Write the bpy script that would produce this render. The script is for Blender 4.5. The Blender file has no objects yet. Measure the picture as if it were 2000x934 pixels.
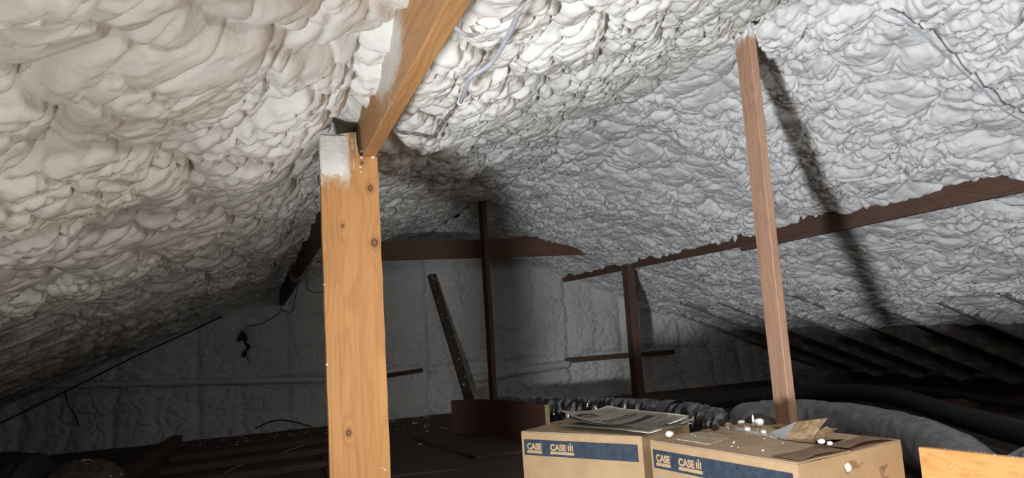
import bpy, bmesh, math, random
import numpy as np
from mathutils import Vector, Matrix, noise as mnoise

SC = bpy.context.scene
COL = SC.collection
rnd = random.Random(7)

# ------------------------------------------------------------------ camera
def camera():
    yaw, pitch, roll = (math.radians(a) for a in (19.595, 6.962, 3.7))
    fwd = Vector((math.sin(yaw) * math.cos(pitch), math.cos(yaw) * math.cos(pitch), math.sin(pitch)))
    right = Vector((math.cos(yaw), -math.sin(yaw), 0))
    up = right.cross(fwd)
    r2 = math.cos(roll) * right - math.sin(roll) * up
    u2 = math.sin(roll) * right + math.cos(roll) * up
    cd = bpy.data.cameras.new('camera')
    cd.sensor_width = 36.0
    cd.lens = 1400.0 / 2000.0 * 36.0
    cd.clip_start = 0.02
    co = bpy.data.objects.new('camera', cd)
    m = Matrix.Identity(4)
    for i in range(3):
        m[i][0], m[i][1], m[i][2] = r2[i], u2[i], -fwd[i]
    co.matrix_world = m
    COL.objects.link(co)
    SC.camera = co
camera()

# ------------------------------------------------------------------ light
LAMP = Vector((-0.37, 0.55, -0.45))
def lamp(name, kind, energy, color, size, loc, target=None, angle=None, blend=None, falloff='Linear'):
    d = bpy.data.lights.new(name, kind)
    d.energy = energy; d.color = color
    d.shadow_soft_size = size
    d.use_nodes = True                       # softened fall-off of a broad flood lamp
    nt = d.node_tree
    em = nt.nodes['Emission']; lf = nt.nodes.new('ShaderNodeLightFalloff')
    lf.inputs['Strength'].default_value = 1.0
    nt.links.new(lf.outputs[falloff], em.inputs['Strength'])
    if kind == 'SPOT':
        d.spot_size = math.radians(angle); d.spot_blend = blend
    o = bpy.data.objects.new(name, d)
    o.location = loc
    if target is not None:
        o.rotation_euler = (Vector(target) - Vector(loc)).to_track_quat('-Z', 'Y').to_euler()
    COL.objects.link(o)
    return o
# an LED work light on the attic floor, left of the photographer, turned to the far slope
lamp('work_light_beam', 'SPOT', 92, (0.90, 0.95, 1.0), 0.075, LAMP, (4.6, 3.3, 0.75), 110, 1.0)
lamp('work_light_spill', 'POINT', 13.5, (1.0, 0.96, 0.90), 0.075, LAMP)
# added fill lamp, out of view, to brighten the carton tops and shadows
lamp('fill_lamp', 'POINT', 46, (1.0, 0.98, 0.95), 0.20, (0.95, 0.0, 0.60), falloff='Quadratic')
w = bpy.data.worlds.new('world'); SC.world = w; w.use_nodes = True
w.node_tree.nodes['Background'].inputs[0].default_value = (0.5, 0.55, 0.6, 1)
w.node_tree.nodes['Background'].inputs[1].default_value = 0.05
SC.view_settings.view_transform = 'Standard'
SC.view_settings.look = 'None'
SC.view_settings.gamma = 1.0
SC.view_settings.use_curve_mapping = False
SC.view_settings.exposure = 0.0

# ------------------------------------------------------------------ tagging
def tag(o, label=None, cat=None, group=None, kind=None):
    if label: o['label'] = label
    if cat: o['category'] = cat
    if group: o['group'] = group
    if kind: o['kind'] = kind
    return o
def empty(name, loc, rot=(0, 0, 0)):
    o = bpy.data.objects.new(name, None)
    o.empty_display_size = 0.1
    o.location = loc; o.rotation_euler = rot
    COL.objects.link(o)
    return o
def link(name, me, mat, parent=None, loc=None, rot=None, smooth=False):
    if mat is not None: me.materials.append(mat)
    if smooth:
        me.polygons.foreach_set('use_smooth', [True] * len(me.polygons))
    o = bpy.data.objects.new(name, me)
    if parent is not None: o.parent = parent
    if loc is not None: o.location = loc
    if rot is not None: o.rotation_euler = rot
    COL.objects.link(o)
    return o
def from_bm(bm, name):
    me = bpy.data.meshes.new(name)
    bm.normal_update(); bm.to_mesh(me); bm.free()
    return me

# ------------------------------------------------------------------ materials
class NT:
    def __init__(s, name):
        s.m = bpy.data.materials.new(name); s.m.use_nodes = True
        s.t = s.m.node_tree; s.n = s.t.nodes; s.l = s.t.links
        s.b = s.n['Principled BSDF']
        s.tc = s.n.new('ShaderNodeTexCoord')
    def node(s, t, **k):
        x = s.n.new(t)
        for a, v in k.items(): setattr(x, a, v)
        return x
    def put(s, sock, v):
        if hasattr(v, 'is_linked') or isinstance(v, bpy.types.NodeSocket): s.l.new(v, sock)
        else: sock.default_value = v
    def mapping(s, scale=(1, 1, 1), loc=(0, 0, 0), rot=(0, 0, 0), src=None):
        x = s.node('ShaderNodeMapping')
        s.l.new(src or s.tc.outputs['Object'], x.inputs['Vector'])
        x.inputs['Scale'].default_value = scale; x.inputs['Location'].default_value = loc
        x.inputs['Rotation'].default_value = rot
        return x.outputs[0]
    def noise(s, vec, scale, detail=4, rough=0.55, dist=0.0):
        x = s.node('ShaderNodeTexNoise'); s.l.new(vec, x.inputs['Vector'])
        x.inputs['Scale'].default_value = scale; x.inputs['Detail'].default_value = detail
        x.inputs['Roughness'].default_value = rough; x.inputs['Distortion'].default_value = dist
        return x.outputs['Fac']
    def ramp(s, fac, stops):
        x = s.node('ShaderNodeValToRGB'); s.l.new(fac, x.inputs[0])
        e = x.color_ramp.elements
        while len(e) < len(stops): e.new(0.5)
        for i, (p, c) in enumerate(stops):
            e[i].position = p
            e[i].color = (c if len(c) == 4 else (*c, 1)) if hasattr(c, '__len__') else (c, c, c, 1)
        return x.outputs[0]
    def math(s, op, a, b=0.0, c=None, clamp=False):
        x = s.node('ShaderNodeMath', operation=op); x.use_clamp = clamp
        s.put(x.inputs[0], a); s.put(x.inputs[1], b)
        if c is not None: s.put(x.inputs[2], c)
        return x.outputs[0]
    def mix(s, fac, a, b, blend='MIX'):
        x = s.node('ShaderNodeMix', data_type='RGBA', blend_type=blend)
        s.put(x.inputs[0], fac)
        for i, v in ((6, a), (7, b)):
            if isinstance(v, (tuple, list)): v = (*v[:3], 1)
            s.put(x.inputs[i], v)
        return x.outputs[2]
    def sep(s, vec=None):
        x = s.node('ShaderNodeSeparateXYZ'); s.l.new(vec or s.tc.outputs['Object'], x.inputs[0]); return x.outputs
    def maprange(s, v, a, b, c=0.0, d=1.0, smooth=True):
        x = s.node('ShaderNodeMapRange'); x.interpolation_type = 'SMOOTHSTEP' if smooth else 'LINEAR'
        s.put(x.inputs['Value'], v)
        for k, q in zip(('From Min', 'From Max', 'To Min', 'To Max'), (a, b, c, d)): x.inputs[k].default_value = q
        return x.outputs[0]
    def bump(s, h, strength=0.3, dist=0.01, normal=None):
        x = s.node('ShaderNodeBump'); x.inputs['Strength'].default_value = strength
        x.inputs['Distance'].default_value = dist; s.l.new(h, x.inputs['Height'])
        if normal is not None: s.l.new(normal, x.inputs['Normal'])
        return x.outputs[0]
    def out(s, color=None, rough=None, normal=None, metal=None, spec=None):
        if color is not None:
            if isinstance(color, tuple): color = (*color[:3], 1)
            s.put(s.b.inputs['Base Color'], color)
        if rough is not None: s.put(s.b.inputs['Roughness'], rough)
        if normal is not None: s.l.new(normal, s.b.inputs['Normal'])
        if metal is not None: s.put(s.b.inputs['Metallic'], metal)
        if spec is not None: s.b.inputs['Specular IOR Level'].default_value = spec
        return s.m

def foam_mat(name, a, b, tone=(0.72, 0.66, 0.48), rough=0.62):
    t = NT(name)
    v = t.mapping()
    n1 = t.noise(v, 2.3, 4)
    n2 = t.noise(v, 9.0, 3)
    c = t.mix(t.maprange(n1, 0.35, 0.68), a, b)
    c = t.mix(t.math('MULTIPLY', t.maprange(n2, 0.60, 0.72), 0.45), c, tone)
    n3 = t.noise(v, 140, 4, 0.6)
    n4 = t.noise(v, 45, 3, 0.5)
    nr = t.bump(n4, 0.28, 0.012, t.bump(n3, 0.22, 0.004))
    return t.out(c, rough, nr, spec=0.35)

def wood(name, light, dark, grain=1.0, knots=(), spray=None, rough=0.6, rings=14, bumpy=0.3, stain=0.25, axis='Z', knot_col=(0.09, 0.035, 0.02)):
    """length runs along local Z (or the axis given); knots: (a, z, radius) on the face across a"""
    t = NT(name)
    rot = {'Z': (0, 0, 0), 'X': (0, math.radians(-90), 0), 'Y': (math.radians(90), 0, 0)}[axis]
    base = t.mapping(rot=rot) if axis != 'Z' else t.mapping()
    lo = t.noise(t.mapping((1, 1, 0.35), src=base), 3.0, 2)
    # wavy long rings
    warp = t.noise(t.mapping((1.2, 1.2, 0.22), src=base), 6.0, 3, 0.5, 0.6)
    xyz = t.sep(base)
    r = t.math('ADD', t.math('MULTIPLY', xyz[0], 26.0 * rings / 14), t.math('MULTIPLY', xyz[1], 17.0 * rings / 14))
    r = t.math('ADD', r, t.math('MULTIPLY', warp, 9.0))
    for (a, z, rad) in knots:
        dx = t.math('MULTIPLY', t.math('SUBTRACT', xyz[0], a), 1.0)
        dz = t.math('MULTIPLY', t.math('SUBTRACT', xyz[2], z), 0.45)
        d2 = t.math('ADD', t.math('MULTIPLY', dx, dx), t.math('MULTIPLY', dz, dz))
        g = t.math('DIVIDE', rad * rad * 1.6, t.math('ADD', d2, rad * rad * 0.8))
        r = t.math('ADD', r, t.math('MULTIPLY', g, 1.2))
    ring = t.math('FRACT', r)
    ring = t.math('ABSOLUTE', t.math('SUBTRACT', t.math('MULTIPLY', ring, 2.0), 1.0))
    fine = t.noise(t.mapping((90 * grain, 90 * grain, 2.2), src=base), 1.0, 4, 0.65)
    mid = tuple(0.5 * (p + q) for p, q in zip(light, dark))
    c = t.mix(t.maprange(ring, 0.45, 1.0, 0.0, 0.62), light, mid)
    c = t.mix(t.maprange(fine, 0.42, 0.75, 0.0, 0.55), c, dark)
    c = t.mix(t.math('MULTIPLY', t.maprange(lo, 0.45, 0.7), stain * 2), c, mid)
    # small stains and dirt of their own shape
    sp = t.noise(t.mapping((1, 1, 0.3), src=base), 38, 3, 0.7)
    c = t.mix(t.maprange(sp, 0.68, 0.76, 0, 0.55), c, dark)
    for (a, z, rad) in knots:
        dx = t.math('SUBTRACT', xyz[0], a)
        dz = t.math('MULTIPLY', t.math('SUBTRACT', xyz[2], z), 0.8)
        d = t.math('SQRT', t.math('ADD', t.math('MULTIPLY', dx, dx), t.math('MULTIPLY', dz, dz)))
        d = t.math('ADD', d, t.math('MULTIPLY', t.math('SUBTRACT', sp, 0.5), rad * 1.0))
        c = t.mix(t.maprange(d, rad * 0.9, rad * 2.2, 0.5, 0.0), c, dark)
        c = t.mix(t.maprange(d, rad * 0.62, rad * 1.0, 0.9, 0.0), c, knot_col)
        c = t.mix(t.maprange(d, rad * 0.25, rad * 0.5, 0.5, 0.0), c, mid)
    if spray is not None:
        # overspray of foam dust: a patch along the length (z0..z1), limited across (axis k, from/to)
        for (z0, z1, fz, k, k0, k1, amt) in spray:
            nn = t.noise(t.mapping(src=base), 55, 5, 0.75)
            n2 = t.noise(t.mapping((1, 1, 0.5), src=base), 9, 3, 0.6)
            m = t.math('MULTIPLY', t.maprange(xyz[2], z0, z0 + fz), t.maprange(xyz[2], z1, z1 - fz))
            if k is not None: m = t.math('MULTIPLY', m, t.maprange(xyz[k], k0, k1))
            m = t.math('MULTIPLY', m, amt)
            m = t.math('ADD', m, t.math('MULTIPLY', t.math('SUBTRACT', t.math('ADD', nn, n2), 1.0), 1.1))
            c = t.mix(t.maprange(m, 0.30, 0.95), c, (0.72, 0.69, 0.63))
    h = t.math('ADD', t.math('MULTIPLY', ring, 0.5), fine)
    return t.out(c, rough, t.bump(h, bumpy, 0.0015), spec=0.3)

def plain(name, col, rough=0.5, metal=0.0, spec=0.5, var=0.15, nscale=20, bump=0.0, bscale=60):
    t = NT(name)
    n = t.noise(t.mapping(), nscale, 4)
    c = t.mix(t.maprange(n, 0.3, 0.7), tuple(v * (1 - var) for v in col), tuple(min(1, v * (1 + var)) for v in col))
    nr = t.bump(t.noise(t.mapping(), bscale, 3), bump, 0.005) if bump else None
    return t.out(c, rough, nr, metal, spec)

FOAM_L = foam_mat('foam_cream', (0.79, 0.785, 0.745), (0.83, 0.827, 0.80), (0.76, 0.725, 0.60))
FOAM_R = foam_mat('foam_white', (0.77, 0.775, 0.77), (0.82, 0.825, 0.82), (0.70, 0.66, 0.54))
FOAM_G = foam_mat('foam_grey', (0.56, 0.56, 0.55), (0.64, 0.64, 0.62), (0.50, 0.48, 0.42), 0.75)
FOAM_C = foam_mat('foam_crumbs', (0.86, 0.86, 0.84), (0.92, 0.92, 0.90), (0.86, 0.84, 0.76))
FOAM_D = foam_mat('dirty_foam_crumbs', (0.42, 0.40, 0.37), (0.55, 0.53, 0.50), (0.4, 0.36, 0.3))
PINE = wood('pine_post', (0.55, 0.275, 0.098), (0.30, 0.125, 0.038),
            knots=((0.139, 1.375, .010), (0.145, 1.215, .0115), (0.056, 1.265, .006), (0.052, .69, .0085), (0.032, .52, .005), (0.128, .275, .012), (0.118, 1.45, .005), (0.06, .335, .003)), rough=0.55, stain=0.3,
            spray=((1.31, 1.8, 0.15, 0, 0.100, 0.068, 1.0),))
BEAMW = wood('fir_beam', (0.55, 0.30, 0.125), (0.30, 0.13, 0.048), rings=30, rough=0.55, stain=0.3,
             spray=((2.85, 3.40, 0.18, 1, 0.25, 0.15, 0.90), (2.95, 3.42, 0.12, 0, 0.006, 0.0005, 0.42)))
REDW = wood('red_fir_post', (0.53, 0.315, 0.215), (0.30, 0.16, 0.10), rings=20, knots=((0.0, 0.45, .007),), rough=0.65, stain=0.2,
            spray=((2.02, 3.0, 0.14, None, 0, 0, 0.85),))
OLDW = wood('old_brown_wood', (0.135, 0.078, 0.057), (0.06, 0.034, 0.026), rough=0.7, stain=0.3)
OLDD = wood('dusty_brown_wood', (0.150, 0.082, 0.056), (0.075, 0.04, 0.028), rough=0.75, stain=0.3, spray=((0.0, 9, 0.05, 0, 0.07, 0.17, 0.8),))
DARKW = wood('dark_wood', (0.075, 0.05, 0.04), (0.035, 0.022, 0.018), rough=0.75)
RAFT = wood('foam_dusted_rafter', (0.22, 0.20, 0.19), (0.12, 0.10, 0.095), rough=0.8, spray=((-1, 9, .1, None, 0, 0, 0.45),))
MAHOG = wood('mahogany_panel', (0.125, 0.060, 0.048), (0.065, 0.03, 0.024), rings=6, rough=0.5, axis='X')
FLOORB = wood('floor_board_wood', (0.125, 0.085, 0.068), (0.06, 0.038, 0.03), rough=0.75, axis='X')
NEWW = wood('orange_plywood', (0.72, 0.40, 0.14), (0.48, 0.20, 0.055), rings=5, rough=0.5, axis='Y', knots=())
CARD = None
def card_mat():
    t = NT('brown_cardboard')
    v = t.mapping()
    n = t.noise(v, 7, 4, 0.6)
    f = t.noise(t.mapping((260, 260, 9)), 1.0, 2, 0.6)
    c = t.mix(t.maprange(n, 0.3, 0.7), (0.50, 0.335, 0.185), (0.60, 0.42, 0.245))
    c = t.mix(t.maprange(f, 0.35, 0.75, 0, 0.25), c, (0.42, 0.27, 0.14))
    st = t.noise(v, 26, 4, 0.7)
    c = t.mix(t.maprange(st, 0.66, 0.74, 0, 0.35), c, (0.34, 0.21, 0.11))
    return t.out(c, 0.75, t.bump(f, 0.12, 0.001), spec=0.25)
CARD = card_mat()
def cardtop_mat():
    t = NT('dusty_cardboard')
    v = t.mapping()
    n = t.noise(v, 9, 4, 0.6)
    c = t.mix(t.maprange(n, 0.3, 0.7), (0.44, 0.32, 0.215), (0.54, 0.405, 0.28))
    d = t.noise(v, 130, 3, 0.7)
    c = t.mix(t.maprange(d, 0.62, 0.70, 0, 0.7), c, (0.70, 0.62, 0.50))
    d2 = t.noise(v, 45, 3, 0.7)
    c = t.mix(t.maprange(d2, 0.62, 0.72, 0, 0.5), c, (0.24, 0.16, 0.10))
    return t.out(c, 0.85, t.bump(d, 0.15, 0.001), spec=0.2)
CARDTOP = cardtop_mat()
CARDEDGE = plain('torn_cardboard', (0.60, 0.44, 0.27), 0.9, spec=0.1, var=0.3, nscale=60)
NAVY = plain('navy_print', (0.050, 0.068, 0.096), 0.6, spec=0.25, var=0.25, nscale=50)
CARDINK = plain('unprinted_cardboard', (0.60, 0.42, 0.25), 0.75, spec=0.2, var=0.1)
PAPER = plain('aged_paper', (0.66, 0.62, 0.53), 0.8, spec=0.2, var=0.1, nscale=12)
PAPERW = plain('white_paper', (0.74, 0.74, 0.72), 0.7, spec=0.2, var=0.06)
INK = plain('printing_ink', (0.06, 0.06, 0.07), 0.7, spec=0.2, var=0.2)
TAPE = plain('clear_packing_tape', (0.56, 0.46, 0.33), 0.6, spec=0.5, var=0.15)
WIREW = plain('grey_white_cable_sheath', (0.52, 0.55, 0.62), 0.45, var=0.12, nscale=60)
WIREG = plain('grey_wire_sheath', (0.36, 0.36, 0.37), 0.5, var=0.2, nscale=80)
WIREK = plain('dusty_dark_sheath', (0.16, 0.15, 0.14), 0.6, var=0.6, nscale=90)
WIRED = plain('black_cable_sheath', (0.025, 0.025, 0.027), 0.5, var=0.3, nscale=40)
BLUE = plain('blue_cable_sheath', (0.02, 0.035, 0.16), 0.45, var=0.2)
PLASW = plain('white_plastic', (0.88, 0.88, 0.86), 0.3, var=0.03)
STEEL = plain('rusty_steel', (0.28, 0.24, 0.21), 0.4, 0.9, var=0.3, nscale=80)
STRAP = plain('webbing_strap', (0.16, 0.14, 0.12), 0.7, var=0.2)
RUBBER = plain('black_pipe_insulation', (0.022, 0.022, 0.024), 0.6, var=0.3, nscale=30, bump=0.2)
THREAD = plain('pale_string', (0.40, 0.37, 0.33), 0.8)
DUCTB = None
def duct_mat(name, a, b, r0, r1, metal, bs=38, bd=0.008):
    t = NT(name)
    v = t.mapping()
    n = t.noise(v, 16, 4, 0.6)
    c = t.mix(t.maprange(n, 0.4, 0.65), a, b)
    nn = t.noise(v, bs, 3, 0.6, 0.8)
    return t.out(c, t.maprange(n, 0.35, 0.7, r0, r1), t.bump(nn, 0.5, bd), metal, 0.6)
DUCTS = duct_mat('silver_black_foil', (0.30, 0.30, 0.32), (0.70, 0.70, 0.73), 0.08, 0.20, 1.0, 45, 0.008)
DUCTG = duct_mat('grey_duct_jacket', (0.38, 0.38, 0.38), (0.54, 0.54, 0.54), 0.25, 0.42, 0.35)
DUCTD = duct_mat('dark_duct_jacket', (0.05, 0.045, 0.045), (0.09, 0.08, 0.075), 0.5, 0.7, 0.1)

# ------------------------------------------------------------------ foam heights (numpy)
def hsh(i, j, seed):
    x = (i.astype(np.int64) * 374761393 + j.astype(np.int64) * 668265263 + seed * 1442695041) & 0xFFFFFFFF
    x = ((x ^ (x >> 13)) * 1274126177) & 0xFFFFFFFF
    x = ((x ^ (x >> 16)) * 2246822519) & 0xFFFFFFFF
    return ((x ^ (x >> 15)) & 0xFFFFFF) / float(0x1000000)
def vnoise(x, y, seed):
    i = np.floor(x); j = np.floor(y); a = x - i; b = y - j
    a = a * a * a * (a * (6 * a - 15) + 10); b = b * b * b * (b * (6 * b - 15) + 10)
    h = lambda p, q: hsh(p, q, seed)
    return (h(i, j) * (1 - a) + h(i + 1, j) * a) * (1 - b) + (h(i, j + 1) * (1 - a) + h(i + 1, j + 1) * a) * b
def fbm(x, y, seed, o=3):
    s = 0; a = 0.5; t = 0
    for k in range(o):
        s = s + a * vnoise(x * 2 ** k, y * 2 ** k, seed + 31 * k); t += a; a *= 0.5
    return s / t
def lumps(u, v, cw, ch, seed, lip=1.4, jit=0.85, kq=0.80):
    """overlapping round pillows, steeper on one side; returns height, cell coords, random, crevice 0..1"""
    i0 = np.floor(u / cw); j0 = np.floor(v / ch)
    best = np.full(u.shape, -9.0); sec = np.full(u.shape, -9.0)
    bu = np.zeros(u.shape); bv = np.zeros(u.shape); br = np.zeros(u.shape)
    for di in (-1, 0, 1):
        for dj in (-1, 0, 1):
            i = i0 + di; j = j0 + dj
            r1 = hsh(i, j, seed); r2 = hsh(i, j, seed + 1); r3 = hsh(i, j, seed + 2)
            du = u / cw - (i + 0.5 + jit * (r1 - 0.5)); dv = v / ch - (j + 0.5 + jit * (r2 - 0.5))
            sdv = np.where(dv > 0, dv * lip, dv * 0.85)
            q = du * du + sdv * sdv
            h = np.sqrt(np.maximum(1.0 - kq * q, 0.0)) - 0.25 * np.maximum(kq * q - 1.0, 0) + 0.40 * (r3 - 0.5)
            m = h > best
            sec = np.where(m, best, np.maximum(sec, h))
            best = np.where(m, h, best); bu = np.where(m, du, bu); bv = np.where(m, dv, bv); br = np.where(m, r3, br)
    crev = np.exp(-((best - sec) / 0.085) ** 2)
    return np.clip(best, -0.3, None), bu, bv, br, crev
def foam_h(u, v, seed, k=1.0, A=(0.062, 0.030, 0.013, 0.007), S=(0.30, 0.24, 0.125, 0.085, 0.055, 0.036), C=(0.02, 0.012, 0.006), terr=(3.2, 1.0), lip=1.4):
    wu = (fbm(u * 3.1, v * 3.1, seed + 5) - 0.5); wv = (fbm(u * 3.1, v * 3.1, seed + 9) - 0.5)
    wu2 = (fbm(u * 10, v * 10, seed + 15) - 0.5); wv2 = (fbm(u * 10, v * 10, seed + 19) - 0.5)
    U = u + 0.16 * wu + 0.035 * wu2; V = v + 0.16 * wv + 0.035 * wv2
    h1, a1, b1, r1, c1 = lumps(U, V, S[0], S[1], seed + 100, lip)
    h2, a2, b2, r2, c2 = lumps(U + 0.02 * wu2, V + 0.02 * wv2, S[2], S[3], seed + 200, lip * 1.15)
    h3, a3, b3, r3, c3 = lumps(U + 0.03 * wu2, V + 0.03 * wv2, S[4], S[5], seed + 300, lip)
    rough = fbm(u * 1.7, v * 1.7, seed + 40)                       # calm and busy areas
    busy = np.clip((rough - 0.32) * 3.6, 0.15, 1.0)
    # draped folds: soft terraces around each lump, scalloped
    ph = terr[0] * h1 + terr[1] * (b2 + 1.2 * a2 * a2) + 1.6 * wu2 + 4.0 * r1
    fold = np.abs(np.sin(np.pi * ph)) ** 0.75
    H = A[0] * h1 + A[1] * h2 * (0.55 + 0.45 * busy) + A[2] * fold * (0.35 + 0.65 * busy) + A[3] * h3 * busy
    H = H - C[0] * c1 - C[1] * c2 * (0.4 + 0.6 * busy) - C[2] * c3 * busy
    H = H + 0.06 * (fbm(u * 0.9, v * 0.9, seed + 60) - 0.5)
    return H * k, h1, h2
def steps(a, b, f):
    out = [a]
    while out[-1] < b: out.append(out[-1] + f(out[-1]))
    return np.array(out)
def grid_mesh(name, P, mask=None):
    ny, nx = P.shape[:2]
    me = bpy.data.meshes.new(name)
    idx = np.arange(ny * nx).reshape(ny, nx)
    q = np.stack([idx[:-1, :-1], idx[:-1, 1:], idx[1:, 1:], idx[1:, :-1]], -1)
    if mask is not None: q = q[mask[:-1, :-1]]
    q = q.reshape(-1, 4)
    me.vertices.add(ny * nx); me.vertices.foreach_set('co', P.reshape(-1).astype(np.float32))
    me.loops.add(q.size); me.loops.foreach_set('vertex_index', q.reshape(-1).astype(np.int32))
    me.polygons.add(len(q)); me.polygons.foreach_set('loop_start', np.arange(0, q.size, 4, dtype=np.int32))
    me.polygons.foreach_set('use_smooth', np.ones(len(q), dtype=bool))
    me.update(calc_edges=True); me.validate()
    return me

XR, HR, T = 1.98, 1.25, 0.39
CT = 1 / math.sqrt(1 + T * T); ST = T * CT
YG, ZF = 8.4, -0.95                     # far gable wall, floor level
Y0 = -1.6
RY = [4.43 + 0.615 * k for k in range(-10, 7)]   # rafter spacing along the roof
def bump1(x, c, w): return np.exp(-((x - c) / w) ** 2)

def slope(side):
    # side +1 right (x grows down the slope), -1 left
    if side > 0:
        s = steps(-0.05, 5.75, lambda q: 0.0085); Y = steps(Y0, YG + 0.08, lambda y: 0.05 if y < 0.9 else 0.0036 + 0.0014 * y)
    else:
        s = steps(-0.05, 5.75, lambda q: 0.0068 if q < 3.2 else 0.012); Y = steps(Y0, YG + 0.08, lambda y: 0.03 if y < 0.3 else 0.0030 + 0.0017 * y)
    S, YY = np.meshgrid(s, Y)
    seed = 11 if side > 0 else 77
    if side > 0:
        H, h1, h2 = foam_h(YY, S, seed, 1.0, (0.060, 0.048, 0.010, 0.018), (0.34, 0.20, 0.17, 0.105, 0.075, 0.048), (0.020, 0.024, 0.014), (1.2, 1.6), 1.6)
    else:
        H, h1, h2 = foam_h(S, YY, seed, 1.0, (0.105, 0.036, 0.012, 0.007), (0.22, 0.25, 0.105, 0.105, 0.05, 0.046), (0.024, 0.018, 0.008), (3.4, 0.7), 1.15)
    H = H - (0.085 if side > 0 else 0.135)
    H = H + 0.05 * np.exp(-(S / 0.22) ** 2)
    # thinner foam down towards the eave, rafters begin to show
    thin = np.clip((S - 2.9) / 1.3, 0, 1)
    thin = thin * thin * (3 - 2 * thin)
    near = np.zeros_like(S)
    for ry in RY: near = np.maximum(near, np.exp(-((YY - ry) / 0.07) ** 2))
    H = H * (1 - 0.45 * thin) - 0.075 * thin * (1 - 0.75 * near)
    mask = np.ones_like(S, bool)
    if side > 0:
        edge = 4.46 + 0.38 * (fbm(YY * 2.4, S * 1.5, 500) - 0.5) - 0.15 * near
        H = H - 0.08 * np.clip((S - edge + 0.25) / 0.25, 0, 1)
        mask &= ~(S > edge)
        # purlin line: foam drawn up a little along the timber
        H = H + np.where(YY < 4.4, 0.032, 0.012) * bump1(S, 1.74, 0.13)
    else:
        # purlin line and the dark gap beside it
        H = H - 0.055 * bump1(S, 1.80, 0.16)
        gx = (YY - 1.99) / 0.10; gs = (S - 1.845) / 0.075
        g = gx * gx + gs * gs
        H = H - 0.10 * np.exp(-g ** 2)
        mask &= ~(g < 0.75)
    X = XR + side * (S * CT - H * ST * 1.0)
    Z = HR - S * ST - H * CT
    # lips sag down the slope
    sag = 0.018 * np.clip(h2, 0, 1.2) + 0.03 * np.clip(h1, 0, 1.2)
    if side > 0: sag *= (1 - thin)
    X = X + side * sag * CT; Z = Z - sag * ST
    P = np.stack([X, YY, Z], -1)
    if side > 0: P = P[:, ::-1]; mask = mask[:, ::-1]
    nm = 'ceiling_right' if side > 0 else 'ceiling_left'
    o = link(nm, grid_mesh(nm, P, mask), FOAM_R if side > 0 else FOAM_L)
    tag(o, 'sprayed white foam on the right roof slope' if side > 0 else 'sprayed cream foam on the left roof slope', 'ceiling', kind='structure')
slope(1); slope(-1)

def box_bm(bm, lo, hi, bev=0.0):
    r = bmesh.ops.create_cube(bm, size=1.0)
    vs = r['verts']
    for v in vs:
        for k in range(3): v.co[k] = lo[k] + (v.co[k] + 0.5) * (hi[k] - lo[k])
    if bev:
        es = list({e for v in vs for e in v.link_edges})
        bmesh.ops.bevel(bm, geom=es, offset=bev, segments=2, affect='EDGES')
    return vs

# roof deck above the foam, bare where the foam stops
for side, nm in ((1, 'ceiling_deck_right'), (-1, 'ceiling_deck_left')):
    bm = bmesh.new()
    off = 0.19
    pts = []
    for (s_, o_) in ((-0.1, off), (6.4, off), (6.4, off + 0.02), (-0.1, off + 0.02)):
        pts.append((XR + side * (s_ * CT + o_ * ST), HR - s_ * ST + o_ * CT))
    rows = [[bm.verts.new((x, y, z)) for (x, z) in pts] for y in (Y0 - 0.1, YG + 0.15)]
    for k in range(4):
        bm.faces.new((rows[0][k], rows[0][(k + 1) % 4], rows[1][(k + 1) % 4], rows[1][k]))
    bm.faces.new(rows[0]); bm.faces.new(rows[1][::-1])
    bmesh.ops.recalc_face_normals(bm, faces=bm.faces)
    tag(link(nm, from_bm(bm, nm), DARKW), kind='structure')

# ------------------------------------------------------------------ far gable wall, other walls, floor
def gable():
    x = steps(-4.2, 8.2, lambda q: 0.0125); z = steps(ZF - 0.05, HR + 0.2, lambda q: 0.0125)
    X, Z = np.meshgrid(x, z)
    H, h1, h2 = foam_h(X * 1.0, -Z, 900, 0.6, (0.050, 0.044, 0.018, 0.016), (0.36, 0.34, 0.16, 0.13, 0.075, 0.06), (0.016, 0.020, 0.012), (1.6, 1.4))
    # stud bays: a shallow groove beside each stud, foam domed between
    for k, gx in enumerate(np.arange(-3.96, 8, 0.42)):
        gx = gx + 0.05 * math.sin(k * 5.3)
        wob = 0.03 * (fbm(X * 0 + 1, Z * 3.0, 40 + k) - 0.5)
        amt = 0.016 if k % 2 else 0.030
        H = H - amt * np.exp(-((X - gx - wob) / 0.045) ** 2)
    # course lines across the bays
    wz = 0.06 * (fbm(X * 2.5, Z * 0, 77) - 0.5)
    H = H - 0.03 * np.exp(-((Z + 0.42 - wz) / 0.045) ** 2)
    # foam heaps up at the foot
    H = H + 0.05 * np.exp(-((Z - ZF) / 0.10) ** 2)
    # a gap in the foam
    g = np.minimum(((X + 0.20) / 0.06) ** 2 + ((Z - 0.06) / 0.09) ** 2, ((X + 0.165 + 0.02 * np.sin(Z * 40)) / 0.028) ** 2 + ((Z + 0.06) / 0.17) ** 2) + 1.6 * (fbm(X * 25, Z * 25, 3) - 0.5)
    H = H - 0.05 * np.exp(-g)
    mask = ~(g < 0.55)
    P = np.stack([X, YG + 0.03 - 1.4 * H, Z], -1)
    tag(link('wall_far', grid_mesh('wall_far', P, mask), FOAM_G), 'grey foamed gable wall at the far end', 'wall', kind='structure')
    bm = bmesh.new(); box_bm(bm, (-4.3, YG + 0.14, ZF - 0.1), (8.4, YG + 0.18, HR + 0.35))
    tag(link('wall_far_sheathing', from_bm(bm, 'ws'), DARKW), kind='structure')
gable()
bm = bmesh.new(); box_bm(bm, (-4.3, Y0 - 0.14, ZF - 0.1), (8.4, Y0 - 0.05, HR + 0.35))
tag(link('wall_near', from_bm(bm, 'wn'), FOAM_G), kind='structure')
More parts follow.
